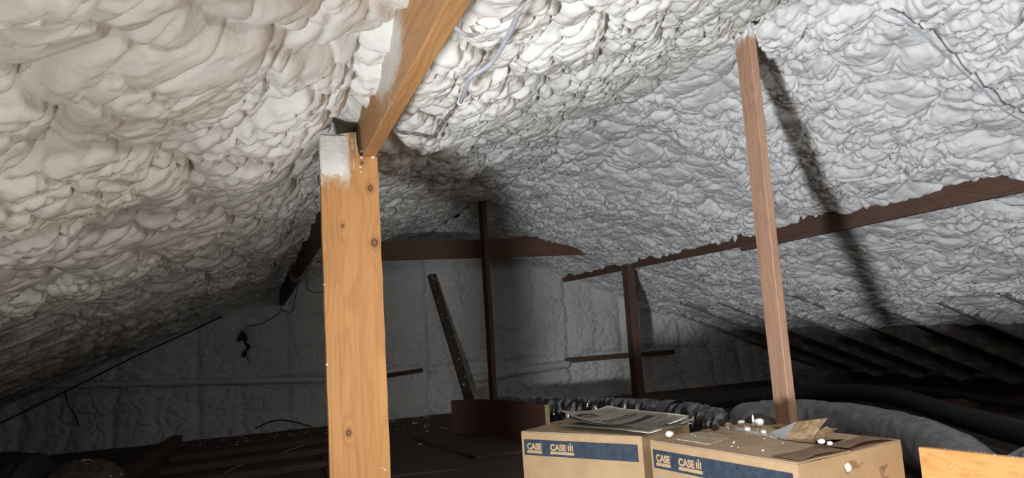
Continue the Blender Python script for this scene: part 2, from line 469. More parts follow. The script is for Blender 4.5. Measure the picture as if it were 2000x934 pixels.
bm = bmesh.new(); box_bm(bm, (-4.4, Y0 - 0.1, ZF - 0.06), (8.6, YG + 0.1, ZF))
FLOORM = wood('attic_floor_boards', (0.135, 0.095, 0.08), (0.065, 0.044, 0.037), rough=0.8, axis='X', rings=3)
tag(link('floor', from_bm(bm, 'floor'), FLOORM), 'dark dusty boarded attic floor', 'floor', kind='structure')

# ------------------------------------------------------------------ timber builder
def plank_mesh(L, w, d, seed=0, jit=0.0015, bev=0.003, seg=None, bow=0.0):
    """local: length +Z from 0..L, width X 0..w, depth Y 0..d"""
    r = random.Random(seed)
    bm = bmesh.new()
    n = seg or max(2, int(L / 0.12))
    prof = [(bev, 0), (w - bev, 0), (w, bev), (w, d - bev), (w - bev, d), (bev, d), (0, d - bev), (0, bev)]
    rings = []
    for i in range(n + 1):
        z = L * i / n
        ox = mnoise.noise((seed * 3.1, z * 1.3, 0)) * jit * 2 + bow * math.sin(math.pi * i / n)
        oy = mnoise.noise((seed * 5.7, z * 1.1, 4)) * jit * 2
        rings.append([bm.verts.new((x + ox + r.uniform(-jit, jit) * 0.4, y + oy + r.uniform(-jit, jit) * 0.4, z)) for x, y in prof])
    for i in range(n):
        for k in range(8):
            bm.faces.new((rings[i][k], rings[i][(k + 1) % 8], rings[i + 1][(k + 1) % 8], rings[i + 1][k]))
    bm.faces.new(rings[0][::-1]); bm.faces.new(rings[-1])
    return from_bm(bm, 'plank')
def timber(name, p0, p1, xdir, w, d, mat, parent=None, seed=0, **k):
    """a board whose edge corner runs p0->p1, width along xdir"""
    p0 = Vector(p0); p1 = Vector(p1)
    z = (p1 - p0); L = z.length; z.normalize()
    x = Vector(xdir); x = (x - z * x.dot(z)).normalized(); y = z.cross(x)
    m = Matrix((x, y, z)).transposed().to_4x4(); m.translation = p0
    o = link(name, plank_mesh(L, w, d, seed, **k), mat)
    if parent is not None: o.parent = parent
    o.matrix_world = m
    return o

def tube_mesh(pts, rad, n=10, res=1, seed=0, caps=True, ridge=None, close=False):
    """smooth sweep through pts (Catmull-Rom, res steps per span); rad number or f(t 0..1); ridge f(t, ang, len)->dr"""
    P = [Vector(p) for p in pts]
    path = []
    m = len(P)
    for i in range(m - 1):
        a, b, c, d = P[max(i - 1, 0)], P[i], P[i + 1], P[min(i + 2, m - 1)]
        for k in range(res):
            t = k / res
            path.append(0.5 * ((2 * b) + (c - a) * t + (2 * a - 5 * b + 4 * c - d) * t * t + (3 * b - a - 3 * c + d) * t ** 3))
    path.append(P[-1])
    bm = bmesh.new(); rings = []
    tan = (path[1] - path[0]).normalized()
    ref = Vector((0, 0, 1)) if abs(tan.z) < 0.9 else Vector((1, 0, 0))
    nx = (ref - tan * ref.dot(tan)).normalized()
    ln = 0.0
    for i, p in enumerate(path):
        if i: ln += (p - path[i - 1]).length
        t2 = (path[min(i + 1, len(path) - 1)] - path[max(i - 1, 0)])
        if t2.length > 1e-9: tan = t2.normalized()
        nx = (nx - tan * nx.dot(tan)).normalized(); ny = tan.cross(nx)
        tt = i / (len(path) - 1)
        R = rad(tt) if callable(rad) else rad
        ring = []
        for k in range(n):
            a = 2 * math.pi * k / n
            rr = R + (ridge(tt, a, ln) if ridge else 0)
            ring.append(bm.verts.new(p + nx * (rr * math.cos(a)) + ny * (rr * math.sin(a))))
        rings.append(ring)
    for i in range(len(rings) - 1):
        for k in range(n):
            bm.faces.new((rings[i][k], rings[i][(k + 1) % n], rings[i + 1][(k + 1) % n], rings[i + 1][k]))
    if caps:
        bm.faces.new(rings[0][::-1]); bm.faces.new(rings[-1])
    bmesh.ops.recalc_face_normals(bm, faces=bm.faces)
    return from_bm(bm, 'tube')
def tube(name, pts, rad, mat, parent=None, **k):
    p0 = Vector(pts[0])
    loc = p0 if parent is None else None
    q = [Vector(p) - p0 for p in pts] if parent is None else pts
    return link(name, tube_mesh(q, rad, **k), mat, parent, loc, smooth=True)

def blob_mesh(r, seed, sq=(1, 1, 1), sub=2, amp=0.35):
    bm = bmesh.new(); bmesh.ops.create_icosphere(bm, subdivisions=sub, radius=1.0)
    for v in bm.verts:
        f = 1 + amp * mnoise.noise(v.co * 1.3 + Vector((seed * 7.1, seed * 3.3, 0))) + amp * 0.5 * mnoise.noise(v.co * 3.1 + Vector((0, seed * 3.7, 9)))
        v.co = Vector((v.co.x * sq[0], v.co.y * sq[1], v.co.z * sq[2])) * (r * f)
    return from_bm(bm, 'blob')

# ------------------------------------------------------------------ left post (notched) and its beam
def left_post():
    root = empty('timber_post', (0.169, 2.06, ZF))
    tag(root, 'wide orange pine post with foam-coated notched top, in front of the left slope', 'post')
    w, d = 0.163, 0.038
    zt = 1.472; ze = 1.535
    bm = bmesh.new()
    out = []
    n = 26
    for i in range(n + 1): out.append((0.0006 * math.sin(i * 1.7), zt * i / n * (ze - 0.01) / zt))
    out += [(0.004, ze - 0.003), (0.02, ze + 0.001), (0.045, ze - 0.004), (0.07, ze + 0.001), (0.082, ze + 0.004), (0.092, ze + 0.002), (0.103, ze - 0.003), (0.106, ze - 0.03), (0.109, zt + 0.008), (0.113, zt - 0.003)]
    out += [(0.135, zt + 0.001), (0.150, zt - 0.004), (0.159, zt - 0.001), (w, zt - 0.008)]
    for i in range(n - 1, -1, -1): out.append((w + 0.0008 * math.sin(i * 2.3), (zt - 0.012) * i / n))
    # front and back outline, with a small rounded arris
    fr = [bm.verts.new((x, 0.0, z)) for x, z in out]
    bk = [bm.verts.new((x, d, z)) for x, z in out]
    bm.faces.new(fr); bm.faces.new(bk[::-1])
    for i in range(len(out)):
        j = (i + 1) % len(out)
        bm.faces.new((fr[j], fr[i], bk[i], bk[j]))
    bmesh.ops.recalc_face_normals(bm, faces=bm.faces)
    bmesh.ops.triangulate(bm, faces=[f for f in bm.faces if len(f.verts) > 4])
    o = link('post_board', from_bm(bm, 'post_board'), PINE, root)
    # skin of foam sprayed over the notch ear
    x = np.linspace(0.0015, 0.088, 70); z = np.linspace(1.33, 1.527, 150)
    X, Z = np.meshgrid(x, z)
    edge = np.clip((0.088 - X - 0.012 * fbm(X * 9, Z * 30, 6)) / 0.02, 0, 1) * np.clip((Z - 1.385) / 0.12, 0, 1) * np.clip(X / 0.006, 0, 1)
    thick = -0.0022 + edge * (0.006 + 0.004 * fbm(X * 60, Z * 60, 3)) + 0.0022 * (fbm(X * 300, Z * 300, 8) - 0.35) * np.minimum(edge * 6, 1)
    P = np.stack([X, -thick, Z], -1)
    sk = link('foam_skin', grid_mesh('foam_skin', P), FOAM_L, root); sk['label'] = 'pale foam skin on the post top'
    # splinters where the notch was broken out
    bm = bmesh.new()
    for (x0, a, l) in ((0.086, 0.004, 0.075), (0.092, -0.002, 0.10), (0.098, 0.003, 0.06)):
        vs = [(x0, -0.006, ze + 0.004), (x0 + 0.005, -0.004, ze + 0.004), (x0 + 0.006 + a, -0.0006, ze - l), (x0 + 0.002 + a, -0.0006, ze - l * 1.1), (x0, 0.002, ze + 0.002), (x0 + 0.005, 0.002, ze + 0.002)]
        v = [bm.verts.new(p) for p in vs]
        for f in ((0, 1, 2, 3), (0, 4, 5, 1), (1, 5, 2), (0, 3, 4)): bm.faces.new([v[k] for k in f])
    bmesh.ops.recalc_face_normals(bm, faces=bm.faces)
    link('splinter', from_bm(bm, 'splinter'), CARDEDGE, root)
    nl = tube_mesh([(0.112, -0.006, zt + 0.006), (0.118, -0.012, zt + 0.012), (0.124, -0.010, zt + 0.006), (0.129, -0.004, zt + 0.010)], 0.0028, 6, 4)
    link('bent_nail', nl, STEEL, root, smooth=True)['label'] = 'rusty bent nail'
    bm = bmesh.new()
    for i, (xx, zz, r) in enumerate(((0.117, zt - 0.006, .005), (0.150, zt - .004, .006), (0.113, zt - 0.035, .004), (0.1135, zt - 0.05, .003), (0.148, 0.58, .003), (0.001, .88, .004), (0.001, 1.1, .003), (0.14, 0.585, .002))):
        t = blob_mesh(r, i + 3, (1, .7, 1), 1)
        bm2 = bmesh.new(); bm2.from_mesh(t); bmesh.ops.translate(bm2, verts=bm2.verts, vec=(xx, -0.001, zz)); bm2.to_mesh(t); bm2.free(); bm.from_mesh(t)
    link('foam_speck', from_bm(bm, 'foam_speck'), FOAM_C, root, smooth=True)['kind'] = 'stuff'
left_post()

def left_beam():
    # 2x10 on edge, bottom at z .518; length runs +Y (local z), width up
    o = timber('roof_beam', (0.290, Y0 + 0.05, 0.518), (0.290, 2.16, 0.518), (1, 0, 0), 0.038, 0.235, BEAMW, seed=3, jit=0.001)
    # local x = world x; local y = z cross x = (0,1,0)x(1,0,0) = (0,0,-1): shift so the board lies above its lower arris
    o.location.z += 0.235
    return tag(o, 'long golden fir beam resting on the wide pine post, dusted with foam', 'beam')
left_beam()
o = timber('roof_beam', (0.292, 2.17, 0.518), (0.285, 6.15, 0.518), (1, 0, 0), 0.038, 0.235, OLDW, seed=4, jit=0.001); o.location.z += 0.235
tag(o, 'dark brown length of left beam behind the wide pine post', 'beam')
o = timber('roof_beam', (0.245, 6.05, 0.52), (0.20, YG - 0.05, 0.455), (1, 0, 0), 0.05, 0.16, DARKW, seed=5); o.location.z += 0.10
tag(o, 'dark far end of beam with wires at the gable beside the left slope', 'beam')
# strap and hanging wires at the far beam end
tube('tie_strap', [(0.235, 6.02, 0.60), (0.232, 6.02, 0.53), (0.25, 6.01, 0.492), (0.29, 6.0, 0.485), (0.332, 6.0, 0.505), (0.345, 6.0, 0.56), (0.345, 6.0, 0.64)], 0.008, STRAP, res=4)
tag(bpy.data.objects['tie_strap'], 'grey strap looped under the far end of the left beam', 'strap')
o = tube('hanging_wire', [(0.345, 6.0, 0.52), (0.355, 6.0, 0.47), (0.36, 6.0, 0.41), (0.42, 6.0, 0.375), (0.50, 6.0, 0.385), (0.575, 6.02, 0.43), (0.58, 6.05, 0.50), (0.62, 6.1, 0.56), (0.66, 6.1, 0.78)], 0.004, WIRED, res=3)
tag(o, 'thin black wire drooping right of the strap towards the pine post', 'wire')
o = tube('hanging_wire', [(0.31, 6.02, 0.50), (0.27, 6.02, 0.36), (0.245, 6.02, 0.24), (0.19, 6.03, 0.235), (0.155, 6.04, 0.27), (0.19, 6.05, 0.33)], 0.004, WIRED, res=3)
tag(o, 'thin black wire looping below the strap at the beam end', 'wire')
o = tube('hanging_wire', [(0.235, YG - 0.10, 0.35), (0.12, YG - 0.10, 0.26), (-0.02, YG - 0.09, 0.20), (-0.15, YG - 0.07, 0.19)], 0.005, WIRED, res=4)
tag(o, 'black wire running left along the gable below the beam end', 'wire')

# ------------------------------------------------------------------ ridge posts, brace, collar
def single_post(name, label, p, z0, z1, wx, wy, mat, lean=(0, 0), seed=1, **k):
    o = timber(name, (p[0], p[1], z0), (p[0] + lean[0], p[1] + lean[1], z1), (1, 0, 0), wx, wy, mat, seed=seed, **k)
    return tag(o, label, 'post')
single_post('timber_post', 'tall reddish fir post standing behind the cartons up to the ridge', (1.966, 2.385), ZF, 1.30, 0.036, 0.094, REDW, seed=11, jit=0.0012)
single_post('timber_post', 'thin dark post under the far ridge, behind the mahogany panel', (1.965, 6.29), ZF, 1.27, 0.040, 0.125, OLDW, seed=12)
single_post('timber_post', 'dark brown post under the far end of the right beam', (3.57, 6.56), ZF, 0.56, 0.085, 0.12, OLDW, seed=13)
single_post('timber_post', 'brown post at the right edge under the right beam', (3.635, 2.36), ZF, 0.53, 0.045, 0.09, OLDW, seed=14)
def brace():
    root = empty('diagonal_brace', (2.09, 7.35, ZF))
    tag(root, 'dark leaning brace flecked with foam left of the thin ridge post', 'brace')
    a = Vector((2.06, 7.40, ZF)); b = Vector((1.855, 8.22, 0.66))
    o = timber('brace_board', a - Vector(root.location), b - Vector(root.location), (1, 0, 0), 0.095, 0.04, DARKW, seed=21)
    o.parent = root
    bm = bmesh.new(); r = random.Random(5)
    for i in range(26):
        t = r.random() ** 0.8; p = a.lerp(b, t) - Vector(root.location)
        me = blob_mesh(r.uniform(.003, .008) * (1.6 if t < .25 else 1), i, (1, .5, 1.2), 1)
        b2 = bmesh.new(); b2.from_mesh(me)
        bmesh.ops.translate(b2, verts=b2.verts, vec=p + Vector((r.uniform(.01, .085), -0.042, 0))); b2.to_mesh(me); b2.free(); bm.from_mesh(me)
    link('foam_fleck', from_bm(bm, 'ff'), FOAM_C, root, smooth=True)['kind'] = 'stuff'
brace()
o = timber('collar_beam', (0.35, 6.86, 0.708), (3.50, 6.86, 0.708), (0, 1, 0), 0.04, 0.185, OLDD, seed=31)
tag(o, 'brown horizontal collar board spanning below the far ridge, foam at its right end', 'beam')
# ------------------------------------------------------------------ right beam in two lengths, cleat
o = timber('roof_beam', (3.63, YG - 0.02, 0.517), (3.63, 4.45, 0.517), (1, 0, 0), 0.038, 0.17, OLDW, seed=41)
tag(o, 'far length of right beam, dark brown, bitten by foam along its top', 'beam')
o = timber('roof_beam', (3.588, 4.72, 0.478), (3.588, 0.6, 0.522), (1, 0, 0), 0.038, 0.16, OLDW, seed=42)
tag(o, 'near length of right beam running to the right edge behind the reddish post', 'beam')
o = timber('wood_cleat', (3.60, 4.60, 0.50), (3.60, 4.60, 0.72), (1, 0, 0), 0.03, 0.06, OLDW, seed=43)
tag(o, 'short upright cleat nailed where the two right beams overlap', 'cleat')

# ------------------------------------------------------------------ rafters showing near the eaves
for i, ry in enumerate(RY):
    if ry > YG - 0.1 or ry < 1.0: continue
    s0, s1 = 3.0, 6.2
    for side in (1, -1):
        if side < 0 and ry < 2.0: continue
        off = -0.012
        p0 = (XR + side * (s0 * CT + off * ST), ry - 0.02, HR - s0 * ST + off * CT)
        p1 = (XR + side * (s1 * CT + off * ST), ry - 0.02, HR - s1 * ST + off * CT)
        o = timber('trim_%d' % (2 * i + (side > 0)), p0, p1, (0, 1, 0), 0.040, 0.18, RAFT, seed=50 + i)
        # raise it behind its lower arris
        if side > 0: pass
        else: o.location += Vector((0.18 * ST * -1, 0, 0.18 * CT))
        tag(o, 'foam-dusted rafter near the %s eave' % ('right' if side > 0 else 'left'), 'rafter', kind='structure')

# ------------------------------------------------------------------ girt rails on the gable wall
def foam_rail(name, p0, p1, r, label, mat, seed):
    n = 40
    a, b = Vector(p0), Vector(p1)
    pts = [a.lerp(b, k / n) + Vector((0, 0, 0.012 * mnoise.noise((k * .35, seed, 0)))) for k in range(n + 1)]
    o = tube(name, pts, lambda t: r * (1 + 0.25 * mnoise.noise((t * 30, seed, 3))), mat, n=12, res=1)
    return tag(o, label, 'rail')
foam_rail('wall_rail', (-2.25, YG - 0.10, -0.265), (1.15, YG - 0.10, -0.475), 0.034, 'long grey foam-coated rail across the gable, left of the pine post', FOAM_G, 2)
o = timber('wall_rail', (1.1, YG - 0.14, -0.50), (1.75, YG - 0.14, -0.455), (0, 1, 0), 0.04, 0.045, DARKW, seed=61); tag(o, 'short dark rail on the gable just right of the pine post', 'rail')
o = timber('wall_rail', (3.55, YG - 0.13, -0.49), (5.1, YG - 0.13, -0.49), (0, 1, 0), 0.04, 0.06, OLDW, seed=62); tag(o, 'brown rail on the gable behind the dark post under the right beam', 'rail')
foam_rail('wall_rail', (2.35, YG - 0.09, -0.58), (3.6, YG - 0.09, -0.50), 0.05, 'foam-covered rail on the gable between the thin ridge post and dark post', FOAM_G, 4)

# ------------------------------------------------------------------ cables on the slopes
def cable(name, label, pts, r, mat, res=5, n=8):
    return tag(tube(name, pts, r, mat, res=res, n=n), label, 'cable')
def loose_cable():
    root = empty('cable', (0.505, 1.30, 0.60))
    tag(root, 'pale grey-blue cable hanging from left slope with a white end cap', 'cable')
    P = [(0.53, 1.25, 0.66), (0.514, 1.30, 0.645), (0.53, 1.40, 0.645), (0.546, 1.56, 0.645), (0.536, 1.62, 0.638), (0.512, 1.67, 0.630), (0.527, 1.80, 0.625), (0.545, 1.89, 0.638)]
    P = [Vector(p) * 0.945 - Vector(root.location) for p in P]
    link('sheath', tube_mesh(P, 0.0058, 10, 6), WIREW, root, smooth=True)
    e = P[-1]; d = (P[-1] - P[-2]).normalized()
    me = tube_mesh([e - d * 0.004, e - d * 0.002, e + d * 0.013, e + d * 0.015], lambda t: 0.0095 if 0.1 < t < .9 else .007, 8, 1)
    link('end_cap', me, PLASW, root, smooth=True)['label'] = 'white end cap'
loose_cable()
cable('cable', 'dark foam-crusted cable stub below the white end cap, beside the golden beam',
      [tuple(q * 0.965 for q in p) for p in ((0.557, 2.02, 0.655), (0.53, 2.10, 0.62), (0.515, 2.10, 0.595), (0.46, 2.06, 0.59), (0.40, 2.05, 0.592), (0.365, 2.02, 0.60))], lambda t: 0.004 + 0.002 * abs(math.sin(t * 23)), WIREK)
def wire_nut():
    root = empty('cable_clamp', (0.392, 1.18, 0.575))
    tag(root, 'white cable clamp with grey wire at the top edge above the golden beam', 'clamp')
    link('wire_loop', tube_mesh([(-0.085, -0.03, -0.03), (-0.05, -0.02, -0.055), (-0.02, 0.0, -0.05), (0.005, 0.01, -0.03), (0.05, 0.0, -0.01), (0.09, -0.03, 0.02)], 0.004, 8, 5), WIREG, root, smooth=True)
    for k, (p, r) in enumerate((((-0.01, 0.01, -0.035), 0.012), ((0.012, 0.005, -0.022), 0.016))):
        link('clamp_half', blob_mesh(r, k + 40, (1.5, 1.0, .7), 2, 0.12), PLASW, root, Vector(p), smooth=True)
wire_nut()
k = 0.965
def sc(p, f=k): return tuple(q * f for q in p)
cable('cable', 'thin grey cable hanging below the right slope near the upper right corner',
      [sc(p) for p in [(2.33, 2.02, 1.125), (2.40, 2.0, 1.085), (2.53, 2.02, 1.03), (2.668, 2.057, 0.980), (2.80, 2.09, 0.925), (2.936, 2.12, 0.872), (3.08, 2.15, 0.80), (3.25, 2.17, 0.75), (3.6, 2.2, 0.62)]], 0.0042, WIREW, res=4)
cable('cable', 'straight black cable along the junction of left slope and gable',
      [(-2.45, YG - 0.16, -0.64), (-1.9, YG - 0.15, -0.385), (-1.2, YG - 0.15, -0.05), (-0.62, YG - 0.15, 0.20), (-0.3, YG - 0.14, 0.345)], 0.008, WIRED)
cable('cable', 'short dark wire hanging below the left end of the long rail', [(-1.83, YG - 0.14, -0.36), (-1.80, YG - 0.13, -0.50), (-1.74, YG - 0.13, -0.60), (-1.715, YG - 0.13, -0.70)], 0.006, WIRED)
cable('cable', 'arched dark wire at the foot of the gable left of pine post', [(-0.16, YG - 0.12, -0.94), (-0.02, YG - 0.14, -0.87), (0.14, YG - 0.15, -0.83), (0.30, YG - 0.14, -0.86), (0.50, YG - 0.12, -0.94)], 0.007, WIRED)
cable('string', 'pale string lying across the dark floor left of the pine post', [(-0.62, 5.1, ZF + .006), (-0.30, 5.87, ZF + .006), (-0.12, 6.35, ZF + .006), (0.05, 6.5, ZF + .006), (0.35, 6.95, ZF + .006), (0.62, 7.25, ZF + .006), (0.8, 7.4, ZF + .006)], 0.004, THREAD)
bpy.data.objects['string']['category'] = 'string'

# ------------------------------------------------------------------ standing panel and loose boards
def panel():
    a = Vector((1.640, 6.57)); b = Vector((2.20, 5.58))
    h = 0.31; n = 24; th = 0.018
    u = (b - a); L = u.length; u.normalize(); nv = Vector((-u.y, u.x))
    if nv.y < 0: nv = -nv
    bm = bmesh.new(); rows = []
    for i in range(n + 1):
        s = L * i / n
        bend = 0.05 * math.sin(math.pi * i / n) + 0.02 * math.sin(2 * math.pi * i / n)
        p = u * s + nv * bend
        top = h + 0.012 * math.sin(math.pi * i / n) - 0.015 * (i / n) ** 3
        row = []
        for (off, z) in ((0, 0), (0, top), (th, top), (th, 0)):
            q = p + nv * off
            row.append(bm.verts.new((q.x, q.y, z)))
        rows.append(row)
    for i in range(n):
        for k_ in range(4):
            bm.faces.new((rows[i][k_], rows[i + 1][k_], rows[i + 1][(k_ + 1) % 4], rows[i][(k_ + 1) % 4]))
    bm.faces.new(rows[0]); bm.faces.new(rows[-1][::-1])
    bmesh.ops.recalc_face_normals(bm, faces=bm.faces)
    root = empty('standing_board', (a.x, a.y, ZF + 0.001))
    tag(root, 'dark red mahogany panel standing on edge behind the cartons', 'panel')
    link('panel_sheet', from_bm(bm, 'panel'), MAHOG, root)
    # bare worn edge on the right end
    bm = bmesh.new()
    e = u * (L + 0.001)
    box_bm(bm, (-0.03, -0.0015, 0.02), (0.001, th + 0.001, h - 0.015), 0.0005)
    ang = math.atan2(u.y, u.x)
    me = from_bm(bm, 'edge')
    o = link('worn_edge', me, CARDEDGE, root, (e.x, e.y, 0), (0, 0, ang)); o['label'] = 'bare worn end of the panel'
panel()
def board(name, label, cat, pts, z, th, mat, seed=0):
    """flat board lying at height z given its outline on the floor"""
    c = Vector((sum(p[0] for p in pts) / len(pts), sum(p[1] for p in pts) / len(pts), z))
    bm = bmesh.new(); r = random.Random(seed)
    ring = []
    m = len(pts)
    for i in range(m):
        a, b = pts[i], pts[(i + 1) % m]
        for k_ in range(8):
            t = k_ / 8; j = r.uniform(-.004, .004) if k_ else 0
            ring.append((a[0] + (b[0] - a[0]) * t + j - c.x, a[1] + (b[1] - a[1]) * t + j - c.y))
    lo = [bm.verts.new((x, y, 0)) for x, y in ring]; hi = [bm.verts.new((x, y, th)) for x, y in ring]
    bm.faces.new(lo[::-1]); bm.faces.new(hi)
    for i in range(len(ring)):
        j = (i + 1) % len(ring); bm.faces.new((lo[i], lo[j], hi[j], hi[i]))
    bmesh.ops.recalc_face_normals(bm, faces=bm.faces)
    return tag(link(name, from_bm(bm, name), mat, None, c), label, cat)
board('loose_board', 'flat brown board lying on the floor in front of the mahogany panel', 'board', [(1.28, 6.62), (1.47, 5.22), (2.02, 5.24), (1.60, 6.45)], ZF + 0.001, 0.022, FLOORB, 3)
board('loose_board', 'wide floor board beside the pine post with a split right edge', 'board', [(0.45, 6.6), (0.40, 5.02), (1.46, 4.9), (1.28, 5.35), (0.95, 5.45)], ZF + 0.001, 0.012, FLOORB, 4)
o = timber('floor_joist', (-1.02, 6.2, ZF), (-0.85, 7.95, ZF), (1, 0, 0), 0.10, 0.10, FLOORM, seed=71); o.location.z += 0.10
tag(o, 'slanting timber on the floor left, between dark duct and gable', 'timber')
for i, (y, lab) in enumerate(((5.55, 'nearest cross timber on the dark floor at the bottom left'), (6.2, 'middle cross timber on the dark floor left of pine post'), (6.85, 'farthest cross timber on the dark floor left of pine post'))):
    o = timber('floor_joist', (-0.75, y, ZF), (0.55, y + 0.12, ZF), (0, 1, 0), 0.05, 0.05, FLOORM, seed=80 + i)
    tag(o, lab, 'timber')

# ------------------------------------------------------------------ ducts and pipes
def wrinkle(seed, pitch, amp, namp, twist=0.0):
    def f(t, a, ln):
        q = ln + twist * math.sin(a) * 0.06 + 0.02 * mnoise.noise((math.cos(a) * 1.5, math.sin(a) * 1.5, ln * 3 + seed))
        ring = abs(math.sin(math.pi * q / pitch)) ** 0.6
        nz = mnoise.noise((math.cos(a) * 2.2 + seed, math.sin(a) * 2.2, ln * 9))
        n2 = mnoise.noise((math.cos(a) * 5 + seed, math.sin(a) * 5, ln * 20))
        return amp * (ring - 0.6) + namp * nz + namp * 0.6 * n2
    return f
def streaks(seed, f1, a1, f2, a2, lean=0.0):
    def f(t, a, ln):
        q = ln + lean * math.sin(a + 0.6)
        c_, s_ = math.cos(a), math.sin(a)
        n1 = abs(mnoise.noise((q * f1 + seed, c_ * 0.9, s_ * 0.9)))
        n2 = mnoise.noise((q * f2, c_ * 1.5 + seed, s_ * 1.5))
        n3 = mnoise.noise((ln * 4, c_ * 1.2, s_ * 1.2 + seed))
        return -a1 * n1 + a2 * n2 + 0.006 * n3
    return f
def silver_duct():
    root = empty('flexible_duct', (2.15, 5.80, ZF))
    tag(root, 'shiny black foil flexible duct lying behind the left carton and paper', 'duct')
    L = Vector(root.location)
    P = [Vector(p) - L for p in [(2.13, 6.75, -0.80), (2.36, 6.20, -0.795), (2.60, 5.78, -0.785), (2.84, 5.36, -0.785), (2.97, 4.92, -0.79), (3.05, 4.55, -0.80), (3.07, 4.40, -0.815)]]
    link('foil_jacket', tube_mesh(P, lambda t: 0.145 * (1 if t < .8 else 1 - 0.9 * (t - .8)), 64, 60, ridge=streaks(3, 17, 0.050, 34, 0.012)), DUCTS, root, smooth=True)
    # tape band with a printed strip
    link('tape_band', tube_mesh([P[4] + Vector((-0.012, 0.05, 0)), P[4], P[4] + Vector((0.01, -0.05, 0))], 0.153, 48, 6, caps=False), DUCTG, root, smooth=True)
silver_duct()
def grey_duct():
    root = empty('flexible_duct', (3.12, 4.30, ZF))
    tag(root, 'thick grey flexible duct curving behind the reddish post, dipping at the lower right corner', 'duct')
    L = Vector(root.location)
    P = [Vector(p) - L for p in [(3.13, 4.12, -0.80), (3.26, 4.42, -0.795), (3.46, 4.50, -0.795), (3.63, 4.25, -0.785), (3.66, 3.80, -0.785), (3.50, 3.28, -0.78), (3.22, 2.74, -0.79), (3.00, 2.42, -0.825), (2.89, 2.22, -0.815), (2.83, 2.06, -0.73), (2.82, 1.88, -0.67), (2.86, 1.6, -0.66)]]
    link('grey_jacket', tube_mesh(P, 0.140, 56, 30, ridge=streaks(9, 12, 0.022, 30, 0.0045, 0.09)), DUCTG, root, smooth=True)
    link('inner_collar', tube_mesh([P[0] + Vector((-0.02, -0.10, -0.01)), P[0], P[0] + Vector((0.06, 0.12, 0))], 0.120, 32, 4), STEEL, root, smooth=True)
grey_duct()
def elbow_duct():
    root = empty('duct_boot', (-1.35, 5.9, ZF))
    tag(root, 'dark round duct boot flecked with foam at the bottom left corner', 'duct')
    L = Vector(root.location)
    me = tube_mesh([Vector(p) - L for p in [(-2.6, 6.7, -0.90), (-2.1, 6.35, -0.86), (-1.72, 6.1, -0.86), (-1.5, 5.95, -0.88)]], 0.21, 40, 16, ridge=wrinkle(31, 0.10, 0.012, 0.010))
    link('duct_hose', me, DUCTD, root, smooth=True)
    # domed metal boot
    bm = bmesh.new()
    prof = [(0.0, 0.235), (0.07, 0.232), (0.14, 0.215), (0.20, 0.18), (0.245, 0.12), (0.262, 0.05), (0.268, 0.0)]
    n = 44; rings = []
    for r_, z_ in prof:
        rings.append([bm.verts.new((r_ * math.cos(2 * math.pi * q / n) * (1 + .02 * math.sin(q)), r_ * math.sin(2 * math.pi * q / n), z_ + .004 * math.sin(q * 1.7))) for q in range(n)] if r_ > 0 else [bm.verts.new((0, 0, z_))])
    for i in range(len(prof) - 1):
        for q in range(n):
            if i == 0: bm.faces.new((rings[0][0], rings[1][q], rings[1][(q + 1) % n]))
            else: bm.faces.new((rings[i][q], rings[i + 1][q], rings[i + 1][(q + 1) % n], rings[i][(q + 1) % n]))
    bmesh.ops.recalc_face_normals(bm, faces=bm.faces)
    link('metal_boot', from_bm(bm, 'boot'), plain('dusty_brown_boot', (0.17, 0.14, 0.12), 0.7, 0.1, var=0.3), root, (0.18, -0.15, 0.0), smooth=True)
    bm = bmesh.new(); r = random.Random(9)
    for i in range(90):
        a = r.uniform(0, 6.28); q = 0.24 * math.sqrt(r.random()); z = 0.235 * math.sqrt(max(0, 1 - (q / 0.275) ** 2))
        me = blob_mesh(r.uniform(.004, .013), i, (1.6, 1, .5), 1)
        b2 = bmesh.new(); b2.from_mesh(me); bmesh.ops.translate(b2, verts=b2.verts, vec=(0.18 + q * math.cos(a), -0.15 + q * math.sin(a), z)); b2.to_mesh(me); b2.free(); bm.from_mesh(me)
    link('foam_fleck', from_bm(bm, 'ff'), FOAM_C, root, smooth=True)['kind'] = 'stuff'
elbow_duct()
def pipe(label, pts, r, mat=RUBBER, name='insulated_pipe', cat='pipe', res=8):
    o = tube(name, pts, r, mat, n=16, res=res, ridge=lambda t, a, ln: 0.05 * r * mnoise.noise((ln * 4, a, r)))
    return tag(o, label, cat)
pipe('thick black pipe sweeping behind the grey duct to the right edge', [(3.25, 6.0, -0.86), (4.0, 6.0, -0.84), (4.7, 5.75, -0.80), (5.0, 5.2, -0.78), (4.9, 4.6, -0.78), (4.5, 3.85, -0.79), (4.15, 3.1, -0.80), (3.9, 2.4, -0.82)], 0.075)
pipe('black pipe squeezed between thick pipe and grey duct', [(3.6, 5.35, -0.885), (4.15, 5.2, -0.87), (4.42, 4.8, -0.86), (4.28, 4.1, -0.86), (3.98, 3.5, -0.87), (3.75, 3.0, -0.885)], 0.06)
pipe('low black pipe at the right behind the dip of the grey duct', [(4.25, 3.75, -0.90), (3.95, 3.25, -0.89), (3.75, 2.85, -0.89), (3.6, 2.5, -0.89)], 0.055)
pipe('blue cable crossing under the black pipes at the right', [(4.45, 4.3, -0.90), (4.27, 3.85, -0.86), (4.05, 3.5, -0.85), (3.80, 3.25, -0.90)], 0.022, BLUE, 'cable', 'cable')
pipe('thin black pipe farthest back at the right under the eave', [(3.8, 6.7, -0.90), (5.0, 6.6, -0.86), (5.7, 6.1, -0.84), (5.9, 5.2, -0.85), (5.7, 4.2, -0.88), (5.5, 3.5, -0.90)], 0.04)
